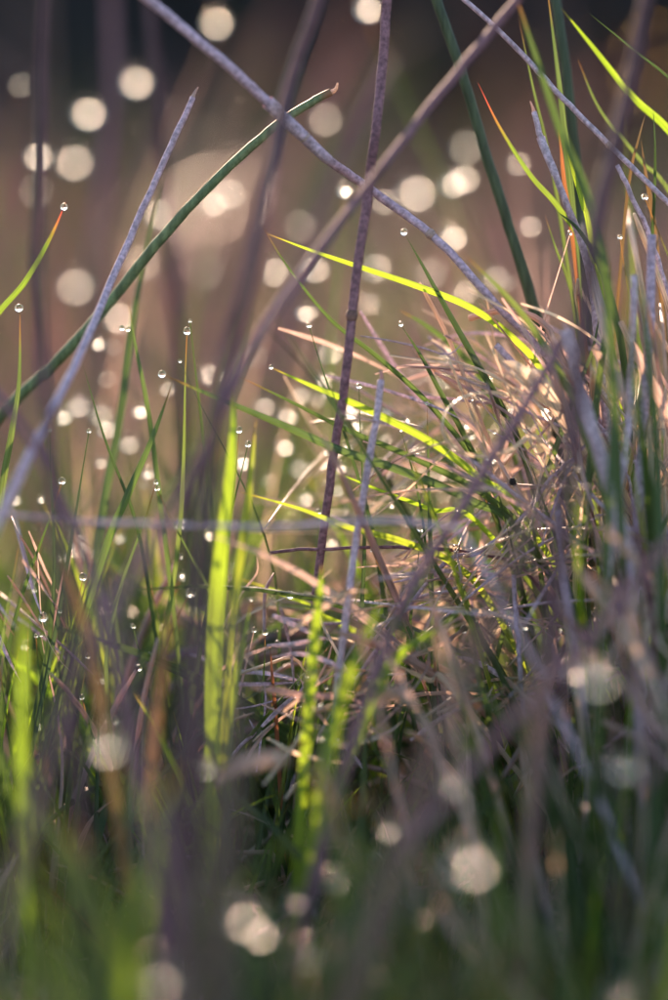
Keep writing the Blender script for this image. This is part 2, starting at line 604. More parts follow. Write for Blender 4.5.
# meadow behind: dry and green grass from just past the sharp zone to the hedge's shade
spots = []
for _ in range(15000):
    D = .74 * (5.6 / .74) ** random.random()
    y = D
    x = random.uniform(-1, 1) * (D * .17 + .22)
    s = (D / .9) ** .45
    g = patchy(x, y)
    spots.append((x, y, s * random.uniform(.6, 1.15), 1 if random.random() < .06 + .38 * g else 0))
field('meadow_grass', ['dry mauve grass of the blurred meadow behind', 'blurred green grass in the meadow behind'], 'grass', spots,
      (.04, .10), (.0014, .0032), [('meadow_dry', 1), ('green', 1)])

# blurred drops in the foreground, (px, py, blur) : the sun reaches them along open lanes
FRONT = [(100, 750, 34), (603, 690, 38), (583, 663, 22), (467, 793, 26), (407, 835, 28), (470, 860, 48), (480, 858, 26), (334, 878, 28), (257, 914, 46), (278, 937, 36),
          (303, 917, 22), (315, 960, 28), (166, 980, 50), (583, 804, 12), (427, 928, 22), (645, 760, 30), (217, 768, 24), (655, 902, 30), (463, 912, 28),
          (615, 985, 40), (395, 846, 12)]
GLOW = [(232, 440, -.03), (228, 500, -.032), (222, 560, -.033), (218, 620, -.034), (254, 450, -.023), (248, 520, -.027), (240, 590, -.03), (370, 620, -.052), (350, 670, -.054),
        (430, 635, -.034), (400, 655, -.036), (318, 600, -.032), (315, 640, -.034), (425, 575, -.022), (22, 650, -.064), (243, 650, -.03), (500, 380, .0), (470, 420, .0), (520, 400, .0),
        (450, 470, .0), (400, 470, 0), (360, 450, 0), (300, 430, 0), (430, 520, .01), (380, 540, .01), (490, 350, 0)]
LANES = []
for a in GLOW:
    q = P(a[0], a[1], F + a[2])
    LANES.append((q.x, q.y, q.z))
for a in FRONT:
    q = P(a[0], a[1], F / (1 + a[2] * PXS / APERTURE))
    LANES.append((q.x, q.y, q.z))
SH = Vector((sunv.x, sunv.y)).normalized()


def in_lane(x, y, top=.07):
    for lx, ly, lz in LANES:
        a = (x - lx) * SH.x + (y - ly) * SH.y
        b = abs((x - lx) * SH.y - (y - ly) * SH.x)
        if -.01 < a < .45 and b < .006 and lz + a * math.tan(SUN_EL) < top:
            return True
    return False


# low undergrowth in and in front of the sharp zone
spots = []
for _ in range(9000):
    y = random.uniform(.17, .80)
    x = random.uniform(-1, 1) * (y * .16 + .13)
    if in_lane(x, y): continue
    r = x / (.14 * y / F)
    dry = .30 + .35 * (r > .1)
    spots.append((x, y, random.uniform(.5, 1.1) * (1.0 if y > .45 else .8), 0 if random.random() < dry else 1))
field('undergrowth', ['short matted dry grass at the foot of the stems', 'short green grass at the foot of the stems'], 'grass', spots,
      (.025, .062), (.0010, .0024), [('straw', 1), ('green', 1)], bendr=(.2, 1.8), tilt=.5)

# fine upright grass just behind the sharp zone
spots = []
for _ in range(6200):
    y = random.uniform(.55, 1.0)
    x = random.uniform(-1, 1) * (y * .14 + .08)
    if in_lane(x, y, .13): continue
    spots.append((x, y, random.uniform(.6, 1.15), random.choice((0, 1, 1, 1, 1, 2))))
field('fine_grass', ['fine dry grass behind the sharp blades', 'fine green grass behind the sharp blades', 'fine yellow-green grass behind the sharp blades'], 'grass', spots,
      (.045, .105), (.0006, .0014), [('straw', 1), ('green', 1), ('yellow_green', 1)], bendr=(.1, .9), tilt=.22, seg=6)

# low dark scrub that shades the far meadow
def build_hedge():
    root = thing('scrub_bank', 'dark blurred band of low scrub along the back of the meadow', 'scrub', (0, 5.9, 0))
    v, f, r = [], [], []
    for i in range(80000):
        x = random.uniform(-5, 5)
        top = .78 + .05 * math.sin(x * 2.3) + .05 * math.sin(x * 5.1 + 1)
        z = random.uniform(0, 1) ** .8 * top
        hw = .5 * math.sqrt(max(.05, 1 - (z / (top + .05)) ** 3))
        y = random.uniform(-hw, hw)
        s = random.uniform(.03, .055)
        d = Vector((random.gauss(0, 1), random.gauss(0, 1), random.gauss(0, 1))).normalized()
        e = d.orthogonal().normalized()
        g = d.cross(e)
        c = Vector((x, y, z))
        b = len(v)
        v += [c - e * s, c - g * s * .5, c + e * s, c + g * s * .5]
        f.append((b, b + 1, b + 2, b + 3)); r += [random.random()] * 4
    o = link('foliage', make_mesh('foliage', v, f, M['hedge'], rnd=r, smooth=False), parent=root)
    o['kind'] = 'stuff'
    for i in range(24):
        x = -4.8 + i * .4 + random.uniform(-.1, .1)
        c = spline([(x, 0, -.03), (x + random.uniform(-.05, .05), .03, .28), (x + random.uniform(-.12, .12), 0, .58)], 8)
        vv, ff, tt = tube_geo(c, np.linspace(.018, .006, 8), np.array([0, 1.0, 0]), 7)
        link('trunk', make_mesh('trunk', vv, ff, M['bark'], tt), parent=root)


build_hedge()

# ================================================================== stems and rushes, top to foot
stalk('dry_stalk', 'long lavender dry stalk slanting down from top left across the middle', 'dry stalk',
      [(118, -25, -.03), (205, 47, -.022), (262, 97, -.015), (330, 160, -.006), (375, 192, 0), (440, 243, 0), (500, 310, 0), (552, 362, .004), (600, 425, .01)],
      7.4, 'lavender', group='dry stalks', taper=(1.1, .85), nodes=(.74, .52), sheath=(.70, .80))
stalk('dry_stalk', 'thin straight lavender stalk crossing the top right corner', 'dry stalk',
      [(448, -15, 0), (520, 52, 0), (560, 98, 0), (610, 148, 0), (668, 205, 0), (730, 270, 0), (790, 360, 0)], 5.2, 'lavender', group='dry stalks',
      nodes=(.63,))
stalk('dry_stalk', 'broken-topped lavender stub leaning right on the left side', 'dry stalk',
      [(193, 97, 0), (176, 135, 0), (150, 192, 0), (115, 272, -.006), (75, 365, -.03), (25, 465, -.05), (-30, 600, -.065)], 8.8, 'lavender',
      group='dry stalks', taper=(.62, 1.15), tipcap=(.4, .6), ref='broken lavender stub')
stalk('green_rush', 'arching green rush with a bent brown tip on the left', 'rush',
      [(331, 92, 0), (300, 110, 0), (255, 145, 0), (210, 187, .002), (165, 235, .006), (115, 297, .012), (55, 365, .02), (-10, 430, .03), (-70, 540, .03)],
      12, 'rush', group='rushes', taper=(.6, 1.1), tipcap=(.2, .9))
stalk('purple_stem', 'upright mottled purple stem left of centre, sharp and full height', 'stem',
      [(388, -20, -.004), (381, 80, -.006), (371, 170, -.01), (358, 260, -.01), (345, 370, -.008), (331, 470, -.004), (322, 530, 0), (312, 620, .004)], 9, 'purple',
      group='purple stems', taper=(1.05, .85), nodes=(.62,), ref='upright mottled purple stem')
stalk('purple_stem', 'slightly blurred purple stem slanting from top centre down to the left', 'stem',
      [(535, -20, -.035), (470, 58, -.037), (420, 120, -.04), (370, 185, -.045), (310, 262, -.055), (250, 350, -.07), (190, 470, -.09), (140, 560, -.11), (70, 690, -.13)],
      9.5, 'purple', group='purple stems')
stalk('purple_stem', 'thick blurred purple stem in front, running top centre to bottom left', 'stem',
      [(325, -20, -.055), (290, 90, -.06), (264, 200, -.08), (240, 300, -.095), (215, 420, -.105), (198, 560, -.115), (187, 720, -.125), (180, 850, -.13)],
      18, 'dark_purple', group='purple stems', ref='thick blurred purple stem', taper=(.72, 1.05))
stalk('purple_stem', 'dark blurred upright stem close to the left edge', 'stem',
      [(45, -20, -.07), (41, 120, -.07), (38, 280, -.075), (45, 430, -.085), (62, 600, -.095), (75, 760, -.10)], 10.5, 'dark_purple', group='purple stems',
      ref='dark stem by the left edge')
stalk('dark_rush', 'dark green rush leaning left above the dry tangle', 'rush',
      [(428, -20, .012), (456, 60, .012), (482, 140, .013), (510, 228, .014), (536, 310, .016), (552, 390, .02), (565, 500, .03)], 12, 'rush_dark', group='rushes',
      ref='leaning dark green rush')
stalk('dark_rush', 'thick dark green rush nearly upright at top right', 'rush',
      [(552, -20, .02), (567, 70, .02), (577, 170, .022), (583, 260, .025), (588, 400, .03)], 14, 'rush_dark', group='rushes', ref='thick dark rush at right')
stalk('purple_stem', 'thick very blurred mauve stem rising from the bottom edge', 'stem',
      [(232, 600, -.17), (226, 700, -.18), (222, 800, -.19), (218, 930, -.195), (214, 1080, -.2)], 20, 'brown', group='foreground stems')
stalk('purple_stem', 'dark blurred brown stem slanting through the lower middle', 'stem',
      [(545, 470, -.12), (510, 570, -.125), (470, 660, -.13), (430, 760, -.14), (395, 870, -.15), (350, 1000, -.16)], 14, 'brown', group='foreground stems')
stalk('purple_stem', 'blurred mauve stem slanting down left from the dry tangle', 'stem',
      [(560, 340, -.045), (545, 372, -.046), (500, 448, -.05), (450, 530, -.055), (412, 590, -.06), (370, 690, -.07)], 10, 'purple', group='foreground stems')
stalk('purple_stem', 'broad blurred mauve stem at lower left leaning left', 'stem',
      [(70, 500, -.15), (105, 600, -.16), (130, 690, -.165), (150, 790, -.17), (168, 920, -.18)], 9, 'purple', group='foreground stems')
stalk('purple_stem', 'blurred mauve stem entering from the left edge at mid height', 'stem',
      [(-25, 370, -.06), (25, 430, -.065), (60, 500, -.07), (95, 590, -.08), (120, 700, -.09)], 8, 'purple', group='foreground stems')
stalk('purple_stem', 'faint wide blurred stem at top left behind the slanting stalk', 'stem',
      [(148, -30, .12), (158, 90, .12), (168, 200, .125), (178, 320, .13), (185, 450, .14)], 13, 'dark_purple', group='background stems')
stalk('purple_stem', 'faint blurred stem behind the broken lavender stub', 'stem',
      [(110, -30, .2), (112, 100, .2), (95, 230, .2), (88, 370, .21)], 14, 'purple', group='background stems')
stalk('purple_stem', 'faint leaning stem far behind the upright purple stem', 'stem',
      [(395, 60, .2), (340, 170, .2), (300, 270, .2), (270, 380, .2)], 12, 'purple', group='background stems')
stalk('purple_stem', 'blurred dark purple stem leaning right near the top right corner', 'stem',
      [(650, -20, -.07), (630, 80, -.07), (605, 180, -.075), (588, 270, -.08), (575, 380, -.085), (560, 520, -.09)], 13, 'dark_purple', group='foreground stems')
stalk('purple_stem', 'blurred mauve stem slanting low through the right half', 'stem',
      [(668, 540, -.085), (630, 590, -.088), (580, 648, -.095), (520, 712, -.10), (450, 795, -.11), (390, 880, -.12)], 8, 'purple', group='foreground stems')
stalk('dry_stalk', 'short blunt grey stub standing right of the upright purple stem', 'dry stalk',
      [(381, 380, -.012), (371, 450, -.013), (357, 540, -.016), (343, 640, -.02)], 7, 'lavender', group='dry stalks', taper=(1, 1), tipcap=(-.2, .6), ref='short grey stub')
stalk('dry_stalk', 'lavender broken stub with a split sheath right of the dark rush', 'dry stalk',
      [(534, 112, 0), (541, 140, 0), (556, 178, 0), (576, 228, 0), (592, 285, .002), (602, 370, .004), (612, 480, .01)], 10, 'lavender', group='dry stalks',
      taper=(.55, 1.0), sheath=(.77, .9), tipcap=(-.3, .7))
stalk('dry_stalk', 'thin dark straw lying level below the grass fan', 'dry stalk',
      [(270, 553, 0), (330, 550, 0), (420, 549, .002), (490, 556, .006), (540, 590, .01)], 3.4, 'purple', group='dry stalks')
stalk('dry_stalk', 'pale blurred straw lying level across the left half', 'dry stalk',
      [(-25, 508, -.045), (60, 521, -.05), (150, 527, -.052), (260, 530, -.05), (360, 522, -.048), (430, 527, -.05), (480, 560, -.06)], 4.5, 'lavender', group='dry stalks')
stalk('dry_stalk', 'arched pale straw bending over into the dry tangle', 'dry stalk',
      [(470, 318, .01), (495, 311, .006), (525, 312, .002), (548, 325, 0), (560, 350, 0), (580, 395, .005), (600, 470, .01)], 7, 'straw', group='dry stalks')
stalk('dry_stalk', 'upright pale straw at the right edge, tall and slightly blurred', 'dry stalk',
      [(652, 235, -.012), (650, 330, -.013), (643, 450, -.016), (636, 570, -.02), (632, 700, -.02)], 10, 'lavender', group='dry stalks', ref='right edge straw')
stalk('dry_stalk', 'second upright pale straw just left of the right edge straw', 'dry stalk',
      [(634, 275, -.02), (633, 350, -.02), (628, 440, -.022), (612, 560, -.028), (600, 690, -.03)], 9, 'lavender', group='dry stalks')
stalk('dry_stalk', 'slanting mauve straw running down right from the arched straw', 'dry stalk',
      [(566, 330, -.03), (580, 390, -.03), (598, 450, -.032), (618, 520, -.035), (630, 620, -.04)], 13, 'lavender', group='dry stalks')
stalk('dry_stalk', 'blunt short straw in the lower right tangle', 'dry stalk',
      [(557, 510, -.025), (563, 570, -.026), (574, 640, -.03), (582, 710, -.03)], 9, 'lavender', group='dry stalks', tipcap=(.2, .5))
stalk('dry_stalk', 'thin upright pale straw beside the dark lower stem', 'dry stalk',
      [(514, 575, -.008), (517, 620, -.008), (521, 670, -.01)], 5, 'lavender', group='dry stalks')
stalk('dry_stalk', 'bent twig like straw rising through the dry tangle', 'dry stalk',
      [(642, 462, -.006), (600, 462, -.006), (575, 460, -.005), (550, 480, -.004), (520, 520, -.003), (480, 552, 0), (430, 580, .005)], 4.5, 'lavender', group='dry stalks')
stalk('dry_stalk', 'long straight straw from the loop down to the right', 'dry stalk',
      [(496, 345, .004), (530, 382, .002), (575, 410, 0), (612, 440, .002), (640, 480, .005)], 7, 'lavender', group='dry stalks')
stalk('dry_stalk', 'twisted forked straw hanging at the right edge', 'dry stalk',
      [(617, 165, .0), (632, 200, 0), (650, 240, 0), (663, 280, .002), (675, 360, .005)], 5.5, 'lavender', group='dry stalks')

# the curled straw and the white leaf
root = thing('curled_straw', 'pale dry straw curled into a loop in the dry tangle', 'dry straw', P(530, 450, F + .005))
loop = [(560, 470, -0.004), (535, 438, -0.012), (510, 451, -0.018), (480, 457, -0.020), (455, 450, -0.020), (442, 430, -0.018), (448, 408, -0.016), (470, 394, -0.013), (500, 392, -0.010), (525, 402, -0.008), (545, 430, -0.004)]
c = spline(to3d(loop), 60)
v, f, t = ribbon_geo(c - np.array(root.location), np.interp(np.linspace(0, 1, 60), [0, .1, .8, 1], [.4, 1, 1, .2]) * 3.8 * PXS, VIEW, .5, .3, 2.0)
link('blade', make_mesh('blade', v, f, M['pale'], t), parent=root)
blade('bright white folded dry leaf catching the sun above the loop', [(503, 361, -.014), (518, 370, -.015), (533, 386, -.013), (552, 402, -.010)], 17, 'pale', roll=.2, fold=.7,
      name='dry_leaf', cat='dry leaf', dull=True)
blade('short bright straw lying by the lower middle', [(396, 664, -.012), (412, 673, -.012), (430, 681, -.011), (452, 690, -.01)], 7, 'pale', name='dry_leaf', cat='dry leaf')
blade('crumpled pinkish dry leaf below the middle, blurred', [(372, 712, -.035), (384, 702, -.036), (398, 698, -.038), (410, 702, -.04)], 22, 'straw', ground=False, name='dry_leaf', cat='dry leaf', dull=True, fold=.8)
blade('blurred tan dry leaf low in the middle foreground', [(212, 786, -.06), (235, 774, -.062), (260, 764, -.064), (285, 758, -.066)], 24, 'straw', ground=False, name='dry_leaf', cat='dry leaf', dull=True, fold=.6)

# ================================================================== single grass blades that can be told apart
G = 'sharp grass blades'
BL = [
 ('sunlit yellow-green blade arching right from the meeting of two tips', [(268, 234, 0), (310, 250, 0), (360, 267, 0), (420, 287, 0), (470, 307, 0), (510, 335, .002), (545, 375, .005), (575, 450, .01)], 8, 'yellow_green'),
 ('green blade slanting steeply right below the arching yellow-green blade', [(260, 222, 0), (288, 268, 0), (330, 320, 0), (375, 356, 0), (420, 396, .001), (470, 455, .004), (510, 530, .01)], 8, 'green'),
 ('topmost blade of the leftward green fan, a drop on its tip', [(272, 368, -0.008), (310, 385, -0.008), (360, 406, -0.008), (430, 441, -0.008), (480, 478, -0.006), (530, 525, -0.002)], 9, 'yellow_green'),
 ('longest blade of the leftward green fan, a drop on its tip', [(162, 374, -0.010), (210, 395, -0.010), (280, 424, -0.009), (340, 450, -0.008), (400, 470, -0.008), (470, 500, -0.006), (530, 545, -0.002)], 10, 'green'),
 ('middle blade of the leftward green fan', [(238, 376, -0.006), (290, 402, -0.006), (350, 432, -0.006), (420, 462, -0.005), (490, 500, -0.002), (540, 560, 0.002)], 9, 'green'),
 ('lowest sunlit blade of the leftward green fan', [(240, 492, -0.006), (300, 509, -0.008), (350, 528, -0.008), (400, 541, -0.006), (455, 565, -0.002), (500, 620, 0.002)], 8, 'yellow_green'),
 ('short sunlit blade between fan and level straw', [(325, 468, -.002), (375, 489, 0), (430, 510, .002), (490, 536, .006)], 7, 'yellow_green'),
 ('dark green blade leaning right with a drop hung on its top', [(406, 236, 0), (426, 272, 0), (450, 316, 0), (476, 362, 0), (503, 410, .002), (528, 470, .008)], 8, 'dark_green'),
 ('dark green blade with a drop on top below the slanting stalk', [(401, 325, 0), (420, 355, 0), (442, 396, 0), (466, 440, .002), (490, 500, .006)], 7, 'dark_green'),
 ('thin upright green blade with a drop on top in the middle', [(427, 404, -.002), (428, 480, -.002), (430, 560, -.002), (433, 680, 0)], 7.5, 'green'),
 ('blurred pale green blade behind the slanting stalk', [(399, 310, .02), (430, 328, .02), (465, 358, .02), (490, 400, .022)], 8, 'green'),
 ('hair-thin dark blade with a small drop on top in the middle', [(401, 431, 0), (411, 465, 0), (421, 510, 0), (428, 570, .002)], 3, 'dark_green'),
 ('blurred thin green blade with pale end above the arched straw', [(465, 255, -.02), (500, 290, -.02), (530, 325, -.02), (560, 375, -.022), (590, 450, -.025)], 9, 'green'),
 ('red-tipped blade leaning right beside the dark rush', [(478, 83, 0), (500, 128, 0), (530, 175, 0), (558, 207, 0), (588, 255, .004), (610, 340, .008)], 6.5, 'red_tip'),
 ('blurred green blade in front of the thick dark rush', [(514, -10, -.03), (535, 55, -.03), (560, 130, -.03), (585, 190, -.032), (603, 260, -.035), (612, 360, -.04)], 11, 'green'),
 ('narrow bright green blade along the left side of the thick dark rush', [(546, -20, .006), (556, 60, .006), (563, 120, .006), (570, 185, .008), (580, 300, .012)], 8, 'green'),
 ('broad yellowish blade leaning left at the top right', [(561, 8, .012), (593, 48, .012), (633, 98, .012), (672, 135, .012), (720, 210, .015)], 9.5, 'yellow_green'),
 ('very thin dark blade near the top right corner', [(590, 14, 0), (630, 47, 0), (680, 90, 0), (730, 170, .01)], 3.5, 'dark_green'),
 ('small yellow-green blade standing between stub and thick rush', [(565, 144, -.002), (573, 172, -.002), (583, 205, 0), (595, 260, .004)], 6.5, 'yellow_green'),
 ('small upright orange blade left of the thick dark rush', [(558, 124, .002), (561, 150, .002), (564, 180, .004), (575, 260, .008)], 5, 'orange'),
 ('narrow green blade between red-tipped blade and thick rush', [(519, 20, .008), (532, 85, .008), (546, 145, .008), (560, 220, .01)], 5.5, 'green'),
 ('upright orange blade by the right edge', [(641, 140, .004), (646, 175, .004), (652, 210, .006), (662, 300, .01)], 6, 'russet'),
 ('thin reddish blade near the right edge', [(646, 112, .002), (638, 140, .002), (630, 175, .004), (622, 250, .008)], 4, 'russet'),
 ('thin dark green blade upright above the right tussock', [(653, 105, 0), (655, 150, 0), (654, 200, .003), (650, 290, .008)], 4, 'dark_green'),
 ('long green blade leaning left from the right edge', [(578, 60, .012), (600, 110, .012), (640, 160, .012), (690, 230, .015)], 5, 'green'),
 ('green blade crossing the dry tangle down to the left', [(602, 300, 0), (592, 350, -.002), (572, 400, -.003), (553, 455, -.002), (532, 520, .002)], 7, 'green'),
 ('tall green blade rising through the right tussock', [(611, 262, -.01), (607, 320, -.012), (598, 390, -.014), (590, 470, -.014), (584, 560, -.012)], 9, 'green'),
 ('pale pointed green blade left of the tussock top', [(545, 215, .006), (556, 250, .006), (568, 282, .008), (580, 340, .012)], 5, 'green'),
 ('bluish green blade arching over the tussock', [(555, 210, 0), (580, 232, -.002), (605, 280, -.004), (622, 350, -.004), (630, 440, 0)], 8, 'dark_green'),
 ('blurred broad green blade at the right edge', [(635, 240, -.04), (645, 330, -.042), (655, 440, -.045), (660, 560, -.05), (662, 700, -.05)], 12, 'green'),
 ('blurred green blade left of the right edge straws', [(612, 320, -.04), (612, 420, -.045), (606, 540, -.05), (600, 660, -.05)], 12, 'green'),
 ('green blade with red tip and a clear drop at the left edge', [(66, 202, 0), (50, 238, 0), (25, 282, .002), (-12, 330, .004), (-40, 420, .01)], 7, 'red_tip'),
 ('upright blade edged with fine dew at the left edge', [(20, 312, -.002), (19, 380, -.002), (12, 430, -.002), (2, 490, 0), (-6, 580, .004)], 8, 'green'),
 ('broad dark green blade standing behind the broken stub', [(166, 165, .03), (145, 250, .03), (130, 330, .03), (118, 420, .03), (100, 520, .03)], 13, 'dark_green'),
 ('thin green blade with curled top right of the broken stub', [(128, 300, .008), (136, 350, .008), (146, 400, .008), (156, 470, .01)], 6, 'green'),
 ('green blade leaning right below the double drop', [(172, 384, -.004), (152, 438, -.004), (126, 498, -.004), (100, 565, -.002)], 9, 'green'),
 ('thin bluish blade leaning left at mid left', [(82, 362, .004), (105, 440, .004), (135, 520, .006), (150, 600, .01)], 4.5, 'dark_green'),
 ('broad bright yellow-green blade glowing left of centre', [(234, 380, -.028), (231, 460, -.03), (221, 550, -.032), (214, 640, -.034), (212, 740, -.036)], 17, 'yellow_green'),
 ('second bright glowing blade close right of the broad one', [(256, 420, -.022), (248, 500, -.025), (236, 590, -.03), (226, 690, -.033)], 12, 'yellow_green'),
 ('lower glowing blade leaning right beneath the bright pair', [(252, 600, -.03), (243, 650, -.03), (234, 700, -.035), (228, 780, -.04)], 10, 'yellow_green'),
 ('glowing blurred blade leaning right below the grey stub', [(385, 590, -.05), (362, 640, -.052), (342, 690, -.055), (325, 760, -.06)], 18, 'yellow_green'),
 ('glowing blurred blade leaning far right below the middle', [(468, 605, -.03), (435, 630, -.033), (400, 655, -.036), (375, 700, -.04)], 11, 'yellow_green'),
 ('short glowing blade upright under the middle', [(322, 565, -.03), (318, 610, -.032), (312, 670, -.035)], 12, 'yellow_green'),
 ('bright green blade leaning left under the level straw', [(440, 555, -.02), (425, 575, -.022), (405, 605, -.025), (380, 660, -.03)], 10, 'green'),
 ('blurred glowing blade at the far lower left', [(25, 600, -.06), (22, 660, -.065), (20, 730, -.07), (22, 820, -.075)], 14, 'yellow_green'),
 ('blurred orange-tinged blade at left below the dark stem', [(60, 550, -.06), (75, 600, -.06), (92, 660, -.065), (105, 740, -.07)], 13, 'russet'),
 ('blurred reddish blade low beside the thick purple stem', [(170, 610, -.06), (165, 650, -.06), (158, 710, -.065)], 10, 'russet'),
 ('thin orange blade upright low in the centre', [(270, 645, -.004), (272, 680, -.004), (276, 730, 0)], 6, 'orange'),
]
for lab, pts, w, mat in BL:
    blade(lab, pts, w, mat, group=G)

# ================================================================== tufts (every leaf a part)
GM = {'green': 6, 'yellow_green': 2, 'straw': 1.2, 'dark_green': 2}
TG = 'grass tufts'
TUFTS = [
 # label, px, D, n, h, spread, mix
 ('grass tuft at the far left, in the sharp zone', 10, .60, 26, (.05, .105), .014, GM),
 ('green tuft behind the blurred mauve stem at left', 70, .63, 30, (.05, .11), .016, GM),
 ('green tuft left of the thick purple stem', 140, .61, 30, (.04, .095), .016, GM),
 ('pale tuft just behind the thick purple stem', 185, .66, 26, (.05, .12), .016, GM),
 ('bright tuft around the glowing yellow-green blades', 236, .575, 26, (.05, .10), .010, {'yellow_green': 4, 'green': 3}),
 ('thin tuft behind the glowing blades', 275, .66, 26, (.05, .115), .016, GM),
 ('low tuft under the leftward fan', 320, .60, 28, (.03, .075), .016, GM),
 ('green tuft in the middle under the level straw', 375, .585, 30, (.03, .075), .016, GM),
 ('low grass tuft in front of the dry tangle', 440, .575, 30, (.03, .07), .016, {'green': 5, 'straw': 3, 'yellow_green': 1}),
 ('tall fine tuft behind the middle', 340, .71, 26, (.07, .13), .02, GM),
 ('tall fine tuft behind the broken stub', 110, .72, 28, (.07, .14), .02, GM),
 ('fine tuft behind the far left edge', 20, .74, 26, (.06, .14), .02, GM),
 ('fine tuft behind the dry tangle', 450, .72, 26, (.06, .13), .02, GM),
 ('green tuft fronting the right tussock, blurred', 640, .53, 30, (.06, .13), .014, GM),
 ('green blades tuft at the right edge above the tussock', 655, .62, 36, (.11, .19), .014, {'green': 5, 'dark_green': 3, 'yellow_green': 1.5, 'orange': .2}),
 ('slim green tuft beside the thick dark rush', 595, .61, 26, (.10, .17), .012, {'green': 5, 'dark_green': 3, 'yellow_green': 2}),
 ('loose upright tuft behind the glowing yellow-green blades', 215, .66, 30, (.06, .115), .018, {'green': 4, 'yellow_green': 3}),
 ('loose upright tuft behind the short grey stub', 390, .66, 30, (.05, .11), .018, {'green': 4, 'yellow_green': 3, 'straw': 1}),
 ('sunlit tuft behind the upright mottled purple stem', 310, .635, 30, (.05, .10), .016, {'green': 4, 'yellow_green': 3}),
 ('sunlit tuft left of the glowing blades', 165, .64, 26, (.05, .10), .014, {'green': 4, 'yellow_green': 2}),
 ('upright dark green tuft right of the tussock front', 660, .55, 26, (.08, .14), .012, {'green': 4, 'dark_green': 3}),
 ('upright tuft left of the dark stem at left', 35, .56, 26, (.06, .10), .014, {'green': 4, 'yellow_green': 1, 'dark_green': 2}),
 ('blurred green tuft below the thick purple stem', 190, .52, 28, (.05, .085), .016, {'green': 4, 'dark_green': 3}),
 ('blurred green tuft below the short grey stub', 330, .53, 28, (.04, .08), .016, {'green': 4, 'yellow_green': 2, 'dark_green': 2}),
 ('blurred green tuft below the straw tangle', 520, .53, 28, (.04, .075), .016, {'green': 4, 'yellow_green': 1, 'dark_green': 3}),
 ('tall loose green tuft around the broken sheathed stub', 575, .605, 24, (.11, .185), .012, {'green': 4, 'dark_green': 2, 'yellow_green': 2}),
 ('tall green tuft leaning out of the right edge', 690, .60, 26, (.12, .20), .014, {'green': 4, 'dark_green': 3, 'yellow_green': 1}),
 ('foreground tuft at the lower left corner', 40, .44, 34, (.06, .105), .02, GM),
 ('foreground tuft under the broad mauve stem', 140, .46, 34, (.06, .10), .02, GM),
 ('foreground tuft left of the lower centre', 240, .45, 34, (.05, .095), .02, GM),
 ('foreground tuft in the lower centre', 330, .47, 34, (.05, .09), .02, GM),
 ('foreground tuft right of the lower centre', 430, .45, 34, (.05, .09), .02, {'green': 5, 'straw': 2, 'dark_green': 2}),
 ('foreground tuft below the slanting mauve stem', 540, .46, 34, (.05, .10), .02, {'green': 4, 'straw': 4, 'dark_green': 2}),
 ('foreground tuft at the lower right corner', 640, .44, 34, (.06, .11), .02, {'green': 4, 'straw': 4, 'dark_green': 2}),
 ('nearest blurred tuft at the bottom left', 90, .31, 26, (.06, .115), .02, GM),
 ('nearest blurred tuft at the bottom centre', 340, .30, 26, (.06, .11), .02, GM),
 ('nearest blurred tuft at the bottom right', 590, .31, 26, (.06, .12), .02, {'green': 4, 'straw': 2, 'dark_green': 3}),
 ('near tuft between bottom left and centre', 220, .35, 26, (.06, .105), .02, {'green': 4, 'dark_green': 4, 'straw': 1}),
 ('near tuft between bottom centre and right', 470, .35, 26, (.06, .105), .02, {'green': 4, 'dark_green': 4, 'straw': 2}),
 ('green tuft in the meadow left of the dark rush', 420, .98, 30, (.08, .15), .03, GM),
 ('green tuft in the meadow behind the thick purple stem', 250, 1.05, 30, (.08, .15), .03, {'green': 3, 'yellow_green': 2, 'straw': 3}),
 ('dry tuft in the meadow at the far left', 60, 1.0, 30, (.09, .17), .03, {'meadow_dry': 6, 'green': 1}),
 ('tall faint dry tuft far behind the broken stub', 120, 1.35, 16, (.20, .31), .03, {'meadow_dry': 5, 'dark_green': 1}),
 ('tall faint dry tuft far behind the arching rush', 205, 1.6, 16, (.20, .33), .03, {'meadow_dry': 5, 'dark_green': 1}),
 ('tall faint green tuft far behind the crossing stems', 400, 1.9, 18, (.20, .33), .04, {'dark_green': 3, 'meadow_dry': 3}),
 ('tall faint dry tuft far behind the thick dark rush', 610, 1.5, 16, (.18, .30), .03, {'meadow_dry': 5, 'bracken': 2}),
 ('tall faint dark tuft far behind the left edge stem', 10, 1.5, 16, (.20, .32), .03, {'meadow_dry': 3, 'dark_green': 3}),
 ('dry tuft in the meadow behind the slim green tuft', 560, 1.0, 30, (.09, .16), .03, {'straw': 5, 'green': 2}),
]
for lab, px, D, n, h, sp, mix in TUFTS:
    near = D < .5
    if near: mix = {'green': 5, 'dark_green': 5, 'yellow_green': .6}
    tuft(lab, px, D, n, h, sp, mix, group=TG, width=1.35 if near else 1.0, tilt=.32)

# a rusty bracken clump at the back, top right
tuft('rusty brown bracken clump at the back, top right', 520, 3.4, 60, (.2, .36), .12, {'bracken': 1}, shapes={'arc': 3, 'flop': 2}, name='bracken_clump',
     cat='bracken', part='frond', width=6, tilt=.5)
tuft('smaller rusty bracken clump at the back, left side', 40, 2.4, 30, (.12, .22), .08, {'bracken': 1}, shapes={'arc': 3, 'flop': 2}, name='bracken_clump',
     cat='bracken', part='frond', width=4, tilt=.5)

# ================================================================== dry tussock and tangle on the right
def tussock(label, px, D, n, h, spread, elong, mix, shapes, lean, tilt, stuff_n=0):
    r = tuft(label, px, D, n, h, spread, mix, shapes=shapes, name='dry_tussock', cat='tussock', lean=lean, tilt=tilt, elong=elong, group='dry tussocks', width=.9)
    return r


